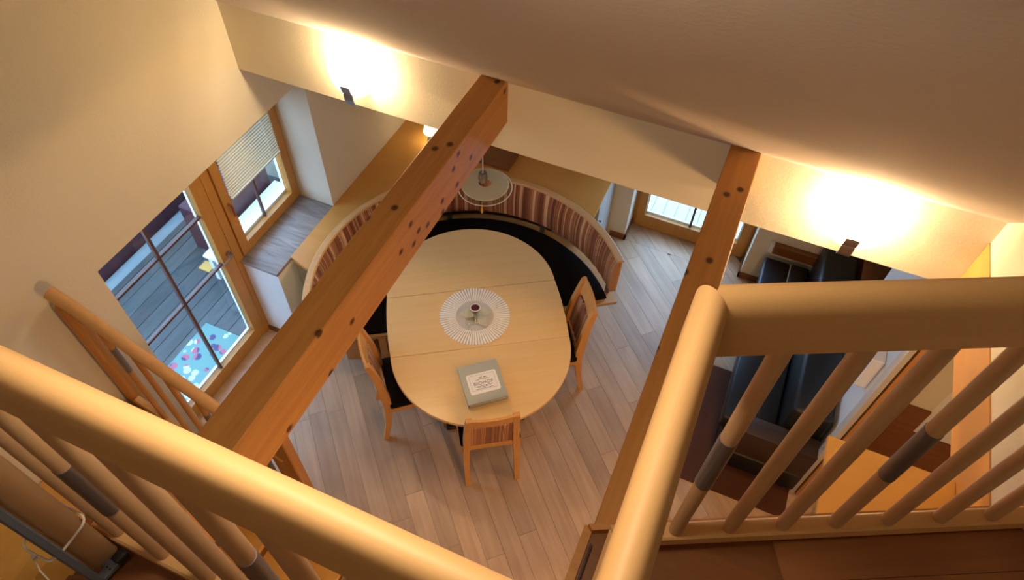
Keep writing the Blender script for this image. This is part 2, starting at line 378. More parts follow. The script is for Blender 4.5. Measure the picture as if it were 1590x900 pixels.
# gallery floor slab with its parquet
GP = [(-.02, .735), (1.10, 1.295), (1.10, -3.05), (XL, -3.05), (XL, -.85), (-1.24, -.85), (-1.24, .215), (-.02, .215)]
b = NB(); prism(b, GP, 2.64, 2.866); gfl = struct('floor', b, M['brown'], label='gallery floor slab')
def in_gallery(wq):
    return all((x > -1.241 or y < -.849) and (y < .216 or x > -.021) and (y < .745+.5*(x+.0)+.01) for x, y in wq)
planks(gfl, R(26.5), .11, .9, -1.24, 1.098, -1.0, 1.3, 2.880, .012, M['gfloor'], extra=in_gallery)
b = NB()
prism(b, [(-.035, .735), (1.10, 1.30), (1.10, 1.285), (-.02, .722)], 2.62, 2.895)
bx(b, -.045, -.02, .19, .738, 2.60, 2.872); bx(b, -1.25, -.045, .215, .24, 2.60, 2.872)
struct('trim_1', b, M['pine'], label='timber edge of the gallery floor')
b = NB(); bx(b, -.014, -.008, -.2, .69, 2.8795, 2.882); struct('trim_2', b, M['darkwood'], label='dark groove along the gallery edge')

# fascia board under the right wall, and its seam
b = NB(); bx(b, XR-.006, XR+.035, 1.36, YP-.002, 2.455, 2.71); bx(b, XR-.006, XR+.035, .9, 1.355, 2.455, 2.71)
struct('trim_3', b, M['ledge_y'], label='orange timber fascia below the bright wall')

# timber beams across the void
def beam(name, x0, x1, y0, y1, z0, z1, label):
    b = NB(); bx(b, -(y1-y0)/2, (y1-y0)/2, -(x1-x0)/2, (x1-x0)/2, z0-z1, 0, .004)
    o = put(name, b, M['pine'], None, ((x0+x1)/2, (y0+y1)/2, z1), (0, 0, R(90)))
    tag(o, label, 'beam'); return o
t = beam('timber_beam', -1.222, -1.088, .24, YP+.01, 2.60, 2.85, 'thick knotty pine beam crossing left of the dining table')
t = beam('timber_beam', -.022, .112, .738, YP+.01, 2.60, 2.85, 'slimmer looking pine beam on the right, running under the railing corner')
# white plaster collars where the beams enter the wall
b = NB(); bx(b, -1.225, -1.085, YP-.02, YP-.001, 2.852, 2.868); struct('trim_4', b, M['white'])
b = NB(); bx(b, -.025, .115, YP-.02, YP-.001, 2.852, 2.866); struct('trim_5', b, M['white'])

# ------------------------------------------------------------------ windows and doors
def frame_x(bm, x0, x1, y0, y1, z0, z1, w, bw=None):
    bw = bw or w
    bx(bm, x0, x1, y0, y0+w, z0, z1); bx(bm, x0, x1, y1-w, y1, z0, z1)
    bx(bm, x0, x1, y0+w, y1-w, z0, z0+bw); bx(bm, x0, x1, y0+w, y1-w, z1-w, z1)
def frame_y(bm, y0, y1, x0, x1, z0, z1, w, bw=None):
    bw = bw or w
    bx(bm, x0, x0+w, y0, y1, z0, z1); bx(bm, x1-w, x1, y0, y1, z0, z1)
    bx(bm, x0+w, x1-w, y0, y1, z0, z0+bw); bx(bm, x0+w, x1-w, y0, y1, z1-w, z1)
# balcony door in the left wall
b = NB(); frame_x(b, -3.14, -3.105, 1.26, 2.35, .0, 2.05, .055, .03); d1 = struct('door_1', b, M['frame'])
b = NB(); frame_x(b, -3.13, -3.085, 1.30, 2.285, .02, 1.99, .10, .13); s = part('door_leaf', b, M['frame'], d1)
b = NB(); frame_x(b, -3.145, -3.125, 1.388, 2.195, .14, 1.90, .022, .03); part('glazing_bead', b, M['white'], d1, label='pale outer glazing bead')
for k in range(3):
    for j in range(2):
        b = NB(); y0 = 1.40 if j == 0 else 1.797; zz = (.16, .975, 1.452, 1.90)
        bx(b, -3.118, -3.112, y0, y0+.38, zz[k], zz[k+1]-.01); part('pane', b, M['glass'], d1)
b = NB(); bx(b, -3.125, -3.098, 1.778, 1.797, .15, 1.9); part('muntin', b, M['muntin'], d1)
for z in (.962, 1.442):
    b = NB(); bx(b, -3.125, -3.100, 1.40, 2.18, z-.008, z+.010); part('muntin', b, M['muntin'], d1)
b = NB(); lathe(b, [(0, 0), (.022, 0), (.022, .008), (.009, .012), (.009, .045), (0, .045)], 16)
bmesh.ops.rotate(b, matrix=Matrix.Rotation(R(90), 3, 'Y'), verts=b.verts); bmesh.ops.translate(b, vec=(-3.085, 2.25, 1.02), verts=b.verts)
tube(b, [(-3.045, 2.25, 1.02), (-3.042, 2.20, 1.02), (-3.042, 2.15, 1.018)], .008)
part('door_handle', b, M['steel'], d1, smooth=True)
# the stud between door and window
b = NB(); bx(b, -3.14, -3.08, 2.285, 2.352, 0, 2.04); struct('trim_6', b, M['frame'], label='orange timber post between door and window')
# window
b = NB(); frame_x(b, -3.14, -3.09, 2.35, 3.09, .87, 2.04, .03, .03); w1 = struct('window_1', b, M['frame'])
b = NB(); frame_x(b, -3.13, -3.07, 2.362, 3.075, .885, 2.0, .075, .085); part('sash', b, M['frame'], w1)
b = NB(); frame_x(b, -3.150, -3.125, 2.425, 3.015, .955, 1.94, .02, .035); part('glazing_bead', b, M['white'], w1, label='pale outer glazing bead')
for j in range(2):
    for z0, z1 in ((.97, 1.38), (1.40, 1.93)):
        b = NB(); y0 = 2.437 if j == 0 else 2.712; bx(b, -3.118, -3.112, y0, y0+.268, z0, z1); part('pane', b, M['glass'], w1)
b = NB(); bx(b, -3.125, -3.10, 2.70, 2.712, .96, 1.93); part('muntin', b, M['muntin'], w1)
b = NB(); bx(b, -3.125, -3.096, 2.43, 3.0, 1.378, 1.40); part('muntin', b, M['frame'], w1)
b = NB(); tube(b, [(-3.07, 2.40, 1.38), (-3.045, 2.40, 1.38), (-3.04, 2.40, 1.33), (-3.04, 2.40, 1.28)], .009); part('window_handle', b, M['brown'], w1, smooth=True)
b = NB(); bx(b, -3.09, XL+.012, 2.315, 3.088, .845, .872, .003); part('window_sill', b, M['stone'], w1, label='grey brown veined stone sill')
# venetian blind: every slat a part
bl = thing('venetian_blind', 'cream slatted blind half lowered over the small window', 'blind', (-3.055, 2.71, 1.41))
b = NB()
bx(b, -.011, .011, -.275, .275, -.006, .004); put('bottom_rail', b, M['blind'], bl, (0, 0, 0))
slat_mesh = None
for k in range(23):
    if slat_mesh is None:
        b = NB(); loft(b, [[(-.011, y, -.001), (0, y, .0015), (.011, y, -.001), (0, y, .0005)] for y in (-.275, .275)]); o = put('slat', b, M['blind'], bl, (0, 0, .02), (0, R(30), 0)); slat_mesh = o.data
    else: put('slat', None, None, bl, (0, 0, .02+.0235*k), (0, R(30), 0), mesh=slat_mesh)
for y in (-.18, .18):
    b = NB(); tube(b, [(0.013, y, 0), (0.013, y, .57)], .0012, 5); put('ladder_cord', b, M['nylon'], bl)
b = NB(); bx(b, -.015, .015, -.278, .278, .56, .59); put('head_rail', b, M['blind'], bl)

# glazed door in the far wall
b = NB(); frame_y(b, 4.78, 4.84, -.69, .40, 0, 2.10, .05, .02); d2 = struct('door_2', b, M['frame'])
b = NB(); frame_y(b, 4.755, 4.80, -.655, .365, .015, 2.06, .075, .15); part('door_leaf', b, M['frame'], d2)
b = NB(); frame_y(b, 4.800, 4.815, -.592, .302, .155, 1.99, .022, .028); part('glazing_bead', b, M['white'], d2, label='white glazing bead')
for x0, x1 in ((-.58, -.16), (-.14, .29)):
    b = NB(); bx(b, x0, x1, 4.785, 4.79, .165, 1.98); part('pane', b, M['glass'], d2)
b = NB(); bx(b, -.16, -.14, 4.775, 4.80, .165, 1.98); part('muntin', b, M['muntin'], d2)

# ------------------------------------------------------------------ outdoors
b = NB(); bx(b, -4.78, -3.15, -.5, 6.0, -.3, -.12); bx(b, -4.78, 3.0, 4.93, 7.2, -.3, -.12); dk = struct('floor', b, M['palestone'], label='terrace ground')
for k in range(11):
    x = -4.72+k*.142; bm = NB(); bx(bm, -.069, .069, -2.4, 2.6, -.03, 0, .002); put('deck_board', bm, M['deck'], dk, (x+.071, 2.4, -.09))
for k in range(16):
    x = -1.2+k*.115; bm = NB(); bx(bm, -.0555, .0555, -1, 1, -.03, 0, .002); put('deck_board', bm, plain('pale_deck_%d' % k, (.42+.02*(k % 3), .5, .5), .7) if k == 0 else bpy.data.materials['pale_deck_0'], dk, (x, 6.0, -.09))
b = NB(); bx(b, -4.93, -4.80, -.5, 6.0, -.3, 1.0); struct('wall_left', b, M['burgundy'], label='dark burgundy balcony parapet')
b = NB(); tube(b, [(-4.70, -.5, -.15), (-4.70, 6, -.15)], .085, 16); struct('trim_7', b, M['palestone'], smooth=True, label='pale rounded gutter at the terrace edge')
b = NB(); bx(b, -4.8, -3.16, 3.95, 4.3, -.2, 2.5); struct('wall_left', b, M['cream'], label='cream outside wall beyond the window')
gt = thing('garden_table', 'low white garden table outside on the grey decking', 'table', (-3.66, 3.12, -.09))
b = NB(); bx(b, -.24, .24, -.52, .52, .31, .34, .006); put('table_top', b, M['white'], gt)
for sx in (-1, 1):
    for sy in (-1, 1): b = NB(); bx(b, sx*.21-.02, sx*.21+.02, sy*.47-.02, sy*.47+.02, 0, .31); put('leg', b, M['white'], gt)
b = NB(); bx(b, -4.3, -3.93, 2.86, 3.62, -.089, .44, .01); tag(put('planter_box', b, M['burgundy'], None), 'burgundy planter box behind the low white garden table', 'planter')
b = NB(); bx(b, -.06, .06, -.05, .05, 0, .018, .003); tag(put('wood_block', b, M['ply'], None, (-4.05, 2.70, -.0895)), 'small pale wooden block on the decking behind the white table', 'block')
b = NB(); bx(b, -.22, .22, -.36, .36, 0, .012, .003)
tag(put('doormat', b, M['floral'], None, (-3.44, 1.83, -.0895)), 'turquoise flowered doormat outside the balcony door', 'doormat')

# ------------------------------------------------------------------ gallery railing
rl = thing('gallery_railing', 'beech railing with round topped handrails around the gallery opening', 'railing', (.05, .19, 2.88))
def rail_prof(w, h, n=14):
    """D shaped section, round on top"""
    hw = w/2; r = hw*.98; p = [(-hw+.005, 0), (hw-.005, 0), (hw, .005)]; e = h-.038
    for k in range(n+1):
        a = math.pi*k/n; p.append((hw*math.copysign(abs(math.cos(a))**.95, math.cos(a)), e+.038*math.sin(a)))
    p.append((-hw, .005)); return p
def rail(name, a, c, w, h, z, mat, parent=rl, m0=0.0, m1=0.0, prof=None):
    """bar from a to c (x,y), bottom at z; m0/m1 mitre slopes"""
    A = Vector(a); B = Vector(c); L = (B-A).length; ang = math.atan2(B.y-A.y, B.x-A.x); pr = prof or rail_prof(w, h)
    bm = NB(); loft(bm, [[(0+m0*p[0], p[0], p[1]) for p in pr], [(L*.5, p[0], p[1]) for p in pr], [(L+m1*p[0], p[0], p[1]) for p in pr]])
    return put(name, bm, mat, parent, (A.x-parent.location.x, A.y-parent.location.y, z-parent.location.z), (0, 0, ang), smooth=True)
DA = R(26.5); CO = (.044, .7195)         # corner where the straight and the diagonal rail meet
BOX = [(-.024, 0), (.024, 0), (.024, .038), (.018, .044), (-.018, .044), (-.024, .038)]
hm = math.tan((R(90)-DA)/2)
end = (CO[0]+1.17*math.cos(DA), CO[1]+1.17*math.sin(DA))
mt = math.tan((R(90)-R(26.5))/2)
rail('handrail', (.044, .18), CO, .056, .145, 3.85, M['beech'], m0=0, m1=mt)
rail('handrail', CO, end, .056, .145, 3.85, M['beech'], m0=mt*-1*-1 if False else -mt*-1, m1=0)
rail('handrail', (-1.30, .1975), (.072, .1975), .056, .145, 3.85, M['beech'])
rail('bottom_rail', (.046, .19), (.046, .72), .048, .044, 2.912, M['beech'], prof=BOX)
rail('bottom_rail', (.0515-.02, .713), (end[0], end[1]), .048, .044, 2.912, M['beech'], prof=BOX)
rail('bottom_rail', (-1.235, .193), (.0515, .193), .048, .044, 2.912, M['beech'], prof=BOX)
b = NB(); tube(b, [(0, 0, 0), (0, 0, .02), (0, 0, .45), (0, 0, .86), (0, 0, .895)], [.0175, .0185, .0195, .0190, .0180], 16)
me_b = None
def baluster(x, y, sleeve=False, parent=rl):
    global me_b
    if me_b is None: o = put('baluster', b, M['beechz'], parent, (x-parent.location.x, y-parent.location.y, 2.955-parent.location.z), smooth=True); me_b = o.data
    else: o = put('baluster', None, None, parent, (x-parent.location.x, y-parent.location.y, 2.955-parent.location.z), mesh=me_b)
    if sleeve:
        s = NB(); lathe(s, [(.0165, 0), (.0206, 0), (.0206, .225), (.0165, .225)], 22, closed=True); put('metal_sleeve', s, M['darksteel'], o, (0, 0, .315), smooth=True, label='dark steel sleeve')
    return o
for k in range(7):
    s = .156+.1462*k; baluster(CO[0]+s*math.cos(DA), CO[1]+s*math.sin(DA), k in (0, 3))
for k in range(8): baluster(-1.158+.145*k, .193, k in (1, 4))
for k in range(3): baluster(.0515, .30+.145*k)
# feet of the bottom rail on the gallery floor
for x, y in ((-.6, .193), (-1.21, .193), (.046, .45)):
    s = NB(); bx(s, -.02, .02, -.02, .02, 0, .033); put('foot', s, M['parcel_grey'], rl, (x-rl.location.x, y-rl.location.y, 0))

# newel post with the safety gate fixed to it, at the head of the stairs
nw = NB(); bx(nw, -.042, .042, -.036, .036, 0, 1.0, .012, 3)
tag(put('newel_post', nw, M['beechz'], None, (-1.207, .130, 2.8805), (0, 0, 0), smooth=True), 'round edged beech newel post at the head of the stairs', 'post')
sg = thing('stair_gate', 'grey metal safety gate post strapped to the beech newel at the stair head', 'safety gate', (-1.147, .078, 2.8805))
b = NB(); bx(b, -.016, .016, -.010, .010, .012, .95, .003); put('gate_post', b, M['grey'], sg)
b = NB(); bx(b, -.015, .055, -.013, .013, .01, .026, .002); bx(b, .03, .05, .011, .022, .01, .026, .001); put('foot_bracket', b, M['grey'], sg, rot=(0, 0, R(84)))
b = NB(); bx(b, .052, .088, -.015, .015, 0, .034, .008, 2); put('rubber_foot', b, M['rubber'], sg, rot=(0, 0, R(84)), smooth=True)
for y in (-.005, .005): 
    b = NB(); tube(b, [(.035, y, .0262), (.035, y, .0268)], .0025, 10); put('screw_hole', b, M['rubber'], sg, rot=(0, 0, R(84)))
ct = NB()
cx, cy = -1.192, .115
rr = [(-.058, -.055), (.058, -.055), (.058, .06), (-.058, .06)]
loop = []
for k in range(25):
    a = 2*math.pi*k/24; ca, sa = math.cos(a), math.sin(a)
    loop.append((cx+.052*math.copysign(abs(ca)**.4, ca), cy+.058*math.copysign(abs(sa)**.4, sa)-.002, 3.12+.006*sa))
tube(ct, loop, .0032, 8, False); bx(ct, cx-.002, cx+.008, cy-.072, cy-.058, 3.112, 3.124)
tube(ct, [(cx+.003, cy-.066, 3.118), (cx+.025, cy-.082, 3.10), (cx+.045, cy-.09, 3.075)], .002, 6)
tag(put('cable_tie', ct, M['nylon'], None, smooth=True), 'white cable tie looped around newel post and gate', 'cable tie')

# ------------------------------------------------------------------ staircase along the left wall
stc = thing('staircase', 'light wooden staircase turning against the left wall below the gallery', 'staircase', (-1.3, .6, 0))
n = 0
steps = []
for k in range(6): steps.append((-1.45-.2*k-.2, -1.45-.2*k, .22, .95, .18*(k+1)))
steps.append((XL+.005, -2.45-.2+.2, .22, .95, 1.27)); steps.append((XL+.005, -2.3, -.34, .22, 1.45)); steps.append((XL+.005, -2.3, -.82, -.34, 1.63))
for k in range(6): steps.append((-2.3+.175*k, -2.3+.175*(k+1), -.82, .18, 1.81+.178*k))
for x0, x1, y0, y1, z in steps:
    b = NB(); bx(b, x0-.02 if x0 > XL+.01 else x0, x1+.02 if z < 1.2 else x1, y0, y1, z-.035, z, .004); part('tread', b, M['ply'], stc)
    b = NB(); bx(b, x0+.01, x1-.012, y0+.01, y1-.01, max(0, z-.22), z-.036); part('riser', b, M['brown'], stc)
b = NB(); prism(b, [(-1.35, 0), (-1.6, 0), (-2.76, .80), (-2.76, 1.04), (-1.35, .12)], .952, .985, 'XZ'); part('stringer', b, M['pinez'], stc)
sr = thing('stair_railing', 'orange wooden stair banister sloping down from the left wall beside the balcony door', 'railing', (-1.6, .985, 0))
b = NB()
for z0, z1 in ((0, 2.08),): tube(b, [(-2.71, 1.02, .9), (-2.71, 1.02, 2.09), (-2.71, 1.02, 2.12)], [.042, .042, .03], 16)
part('newel', b, M['pinez'], sr, smooth=True)
b = NB(); bx(b, -1.70, -1.56, .975, 1.03, .0, 1.72, .006); part('newel', b, M['pinez'], sr, label='square lower newel')
def hr_z(x): return 2.17-(x+2.6)*.80
b = NB(); tube(b, [(-2.70, 1.0, hr_z(-2.70)-.03), (-2.6, 1.0, hr_z(-2.6)), (-1.63, 1.0, hr_z(-1.63))], .032, 14); part('handrail', b, M['beech'], sr, smooth=True)
b = NB(); tube(b, [(-2.68, 1.0, hr_z(-2.68)-.98), (-1.63, 1.0, hr_z(-1.63)-.98)], .022, 8); part('bottom_rail', b, M['beech'], sr, smooth=True)
for k in range(6):
    x = -2.52+.145*k
    b = NB(); tube(b, [(x, 1.0, hr_z(x)-.98), (x, 1.0, hr_z(x))], .015, 10); q = part('baluster', b, M['pinez'], sr, smooth=True)
    if k in (0, 3, 5):
        b = NB(); tube(b, [(x, 1.0, hr_z(x)-.45), (x, 1.0, hr_z(x)-.24)], .0172, 12); part('metal_sleeve', b, M['darksteel'], q, smooth=True, label='dark steel sleeve')

# ------------------------------------------------------------------ wall lamps
def wall_lamp(x, label, tz):
    t = thing('wall_lamp', label, 'lamp', (x, YP, 2.50), 0, 'wall lamps')
    b = NB(); bx(b, -.026, .026, -.014, -.001, .06, .16, .003); bx(b, -.012, .012, -.135, -.014, .10, .108, .002); put('wall_plate', b, M['steel'], t)
    # curved metal bracket that grips the rim of the glass
    b = NB(); pts = [(-.128, .03), (-.146, .06), (-.150, .085), (-.148, .11), (-.158, .125), (-.166, .16)]
    t2 = bmesh.new(); loft(t2, [[(-.028, y, z), (.028, y, z), (.028, y-.003, z-.004), (-.028, y-.003, z-.004)] for y, z in pts]); merge(b, t2)
    put('bracket', b, M['steel'], t, (0, 0, 0), smooth=True)
    # shallow opal dish, tilted up and out
    b = NB(); prof = []
    for k in range(9):
        a = k/8; prof.append((.145*a, .045*a*a))
    for k in range(8, -1, -1):
        a = k/8; prof.append((.145*a if k else 0.0, .045*a*a+.005))
    t3 = bmesh.new(); seg = 40; vs = []
    for r_, z_ in prof[1:-1]: vs.append([(r_*math.cos(2*math.pi*i/seg), r_*math.sin(2*math.pi*i/seg), z_) for i in range(seg)])
    loft(t3, vs); merge(b, t3)
    put('glass_dish', b, M['opal'], t, (0.0, -.128, .232), (R(-110), 0, 0), smooth=True)
    b = NB(); lathe(b, [(.002, 0), (.012, .01), (.016, .03), (.012, .05), (.002, .06)], 12); bu = put('bulb', b, M['bulb'], t, (0.0, -.052, .175), (0, 0, 0), smooth=True)
    l = lamp('wall_lamp_light', (x, YP-.055, 2.50+.205), tz, WARM, .03)
    return t
wall_lamp(-1.915, 'glowing round glass wall lamp on a steel bracket, left above the corner bench', 24)
wall_lamp(.585, 'glowing round glass wall lamp on a steel bracket, right above the railing', 24)

# pendant over the table
pd = thing('pendant_lamp', 'unlit frosted glass disc pendant hanging over the far end of the table', 'lamp', (-1.495, 3.195, 1.52))
b = NB(); lathe(b, [(.045, .010), (.16, .0), (.165, -.006), (.16, -.012), (.045, -.002)], 40, closed=True); put('shade', b, M['frost'], pd, smooth=True)
b = NB(); lathe(b, [(.10, -.05), (.185, -.030), (.187, -.034), (.10, -.054)], 40, closed=True); put('lower_disc', b, M['clear'], pd, smooth=True, label='clear glass lower disc')
b = NB(); lathe(b, [(.186, -.0285), (.190, -.0305), (.186, -.0345), (.182, -.0305)], 48, closed=True); put('rim_ring', b, M['nylon'], pd, smooth=True)
b = NB(); lathe(b, [(0, .03), (.028, .03), (.034, .0), (.03, -.04), (0, -.045)], 20); put('lamp_holder', b, M['steel'], pd, (-.03, .03, 0.03), smooth=True)
b = NB(); tube(b, [(-.03, .03, .05), (-.03, .03, .90)], .003, 6); put('cord', b, M['nylon'], pd)
b = NB(); lathe(b, [(0, -.10), (.007, -.095), (.012, -.06), (.007, -.04), (.010, -.02), (.004, 0), (0, .0)], 12); put('pull_knob', b, M['brass'], pd, (.045, -.15, -.03), smooth=True, label='turned brass pull knob')
for a in (30, 150, 270):
    b = NB(); ca, sa = math.cos(R(a)), math.sin(R(a)); tube(b, [(.05*ca, .05*sa, .004), (.12*ca, .12*sa, -.05)], .0025, 6); put('spacer_rod', b, M['steel'], pd)
# small lit shade lamp standing on the corner ledge
tl = thing('table_lamp', 'small glowing white lamp on the corner ledge behind the left beam', 'lamp', (-2.42, 4.12, .878))
b = NB(); lathe(b, [(0, 0), (.05, 0), (.05, .012), (.008, .02), (.008, .14), (0, .14)], 18); put('base', b, M['steel'], tl, smooth=True)
b = NB(); lathe(b, [(.075, .10), (.05, .26), (.048, .26), (.073, .10)], 24, closed=True); put('shade', b, plain('lit_shade', (1, .95, .8), emit=(1, .85, .58), es=3.0), tl, smooth=True)

# ------------------------------------------------------------------ dining table
TA = R(32.5)
tb = thing('dining_table', 'oval extending beech dining table with three flush leaves', 'table', (-1.318, 2.652, 0), TA)
def table_outline(v0, v1, off=0):
    pts = []
    def hw(v):
        a = abs(v)
        if a <= .26: return .628+.012*(1-(a/.26)**2)-off
        return max(0, (.628-off)*math.sqrt(max(0, 1-((a-.26)/(.612-off))**2)))
    n = 26; vs = [v0+(v1-v0)*k/n for k in range(n+1)]
    if v1 > .5: vs = [v0+(v1-v0)*math.sin(math.pi/2*k/n) for k in range(n+1)]
    if v0 < -.5: vs = [v1-(v1-v0)*math.sin(math.pi/2*k/n) for k in range(n, -1, -1)]
    right = [(hw(v), v) for v in vs]; left = [(-hw(v), v) for v in reversed(vs)]
    out = []
    for p in right+left:
        if not out or math.hypot(p[0]-out[-1][0], p[1]-out[-1][1]) > 1e-4: out.append(p)
    if math.hypot(out[0][0]-out[-1][0], out[0][1]-out[-1][1]) < 1e-4: out.pop()
    return out
for v0, v1 in ((-.872, -.2615), (-.259, .259), (.2615, .872)):
    b = NB(); prism(b, table_outline(v0, v1), .722, .75, bev=.002, seg=1); put('table_leaf', b, M['table'], tb)
b = NB(); prism(b, table_outline(-.79, .79, .10), .66, .7215); put('apron', b, M['chair'], tb)
for v in (-.42, .42):
    b = NB(); bx(b, -.19, .19, v-.045, v+.045, .04, .66, .004); put('pedestal', b, M['blackbase'], tb)
    b = NB(); bx(b, -.30, .30, v-.06, v+.06, 0, .04, .006); put('foot', b, M['blackbase'], tb)

# doily, glass candle holder, binder
TC = Vector((-1.332, 2.655))
dl = thing('doily', 'round pleated white doily in the middle of the table', 'doily', (TC.x, TC.y, .7508), TA)
b = NB(); lathe(b, [(0, 0), (.135, 0), (.135, .0012), (0, .0012)], 48); put('lace_centre', b, M['lace'], dl)
b = NB(); lathe(b, [(.13, 0), (.252, 0), (.252, .0008), (.13, .0008)], 64, closed=True); put('sheer_border', b, M['lace'], dl)
b = NB()
NPL = 72
for k in range(NPL):
    a = 2*math.pi*k/NPL; da = math.pi/NPL*.58
    q = [(r_*math.cos(a+s*da), r_*math.sin(a+s*da)) for r_, s in ((.135, -1), (.135, 1), (.250, 1), (.256, 0), (.250, -1))]
    q = [q[0], q[4], q[3], q[2], q[1]]; prism(b, q, .0008, .004)
o = put('pleats', b, M['paperwhite'], dl, kind='stuff')
ch = thing('candle_holder', 'clear glass flower shaped candle holder with dark red candle on the doily', 'candle holder', (TC.x+.01, TC.y-.01, .7555), TA)
for k in range(5):
    a = R(72*k+18); b = NB(); rings = []
    for i in range(7):
        s = i/6; r_ = .015+.105*s; wd = .006+.034*math.sin(math.pi*min(1, s*.95+.03)); z = .012+.022*math.sin(math.pi*s)
        rings.append([(r_, -wd, z), (r_, 0, z+.010), (r_, wd, z), (r_, 0, z-.006)])
    loft(b, rings); put('petal', b, M['clear'] if k % 2 else M['frost'], ch, rot=(0, 0, a), smooth=True)
b = NB(); lathe(b, [(0, 0), (.03, 0), (.012, .015), (.009, .06), (.028, .075), (.036, .115), (.032, .115), (.024, .08), (0, .078)], 24); put('cup', b, M['clear'], ch, smooth=True)
b = NB(); lathe(b, [(0, .079), (.025, .081), (.030, .108), (0, .108)], 20); put('candle', b, M['plum'], ch, smooth=True, label='dark red wax candle')
b = NB(); lathe(b, [(.032, .112), (.0365, .112), (.0365, .118), (.032, .118)], 24, closed=True); put('rim', b, M['nylon'], ch, smooth=True)
b = NB(); bx(b, -.006, .006, -.075, -.015, .028, .036, .002); put('ribbon', b, M['gold'], ch, label='gold ribbon')

bd = thing('ring_binder', 'silver grey ring binder with white farm label lying on the table', 'binder', (-1.040, 2.160, .7505), R(40.5))
b = NB(); bx(b, -.135, .135, -.150, .150, 0, .003, .001); put('back_cover', b, M['binder'], bd)
b = NB(); bx(b, -.135, .135, -.150, .150, .042, .045, .001); put('front_cover', b, M['binder'], bd)
b = NB(); bx(b, -.138, -.134, -.150, .150, 0, .045, .001); put('spine', b, M['binder'], bd)
b = NB(); bx(b, -.125, .122, -.142, .142, .0035, .030); put('paper_block', b, M['sticker'], bd)
def rrect(x0, x1, y0, y1, r_, n=5):
    p = []
    for cx_, cy_, a0 in ((x1-r_, y1-r_, 0), (x0+r_, y1-r_, 90), (x0+r_, y0+r_, 180), (x1-r_, y0+r_, 270)):
        for k in range(n+1): a = R(a0+90*k/n); p.append((cx_+r_*math.cos(a), cy_+r_*math.sin(a)))
    return p
b = NB(); prism(b, rrect(-.10, .105, -.085, .070, .014), .0451, .0460); st = put('sticker', b, M['sticker'], bd, label='white rounded label')
b = NB()
for x0, x1, y0, y1 in ((-.082, .088, .054, .0552), (-.082, .088, -.0612, -.060), (-.082, -.0808, -.06, .054), (.0868, .088, -.06, .054)): bx(b, x0, x1, y0, y1, .0460, .0463)
put('border_line', b, M['ink'], st)
cu = bpy.data.curves.new('txt', 'FONT'); cu.body = 'BIOHOF'; cu.size = .036; cu.align_x = 'CENTER'; cu.extrude = .0002; cu.space_character = 1.05
to = bpy.data.objects.new('txt', cu); COL.objects.link(to); bpy.context.view_layer.update()
me = bpy.data.meshes.new_from_object(to.evaluated_get(bpy.context.evaluated_depsgraph_get())); bpy.data.objects.remove(to)
me.materials.append(M['ink']); put('lettering', None, None, st, (.003, -.022, .0463), mesh=me)
b = NB()
for y, x0, x1 in ((-.031, -.06, .062), (-.040, -.045, .05), (-.052, -.06, .06)): bx(b, x0, x1, y-.0018, y+.0012, .0460, .0463)
put('small_print', b, M['ink'], st)
b = NB(); prism(b, [(-.05, .014), (-.03, .021), (0, .025), (.03, .022), (.055, .014), (.05, .0125), (0, .021), (-.045, .0125)], .0460, .0463); put('hill_print', b, M['olive'], st)
b = NB()
for dx, s in ((-.008, 1), (.024, -1)):
    prism(b, [(dx-.010*s, .024), (dx-.008*s, .034), (dx+.004*s, .035), (dx+.009*s, .046 if s > 0 else .037), (dx+.013*s, .044 if s > 0 else .034), (dx+.009*s, .033), (dx+.008*s, .024), (dx+.006*s, .024), (dx+.005*s, .029), (dx-.006*s, .029), (dx-.008*s, .024)], .0463, .0466)
put('animal_print', b, M['ink'], st)

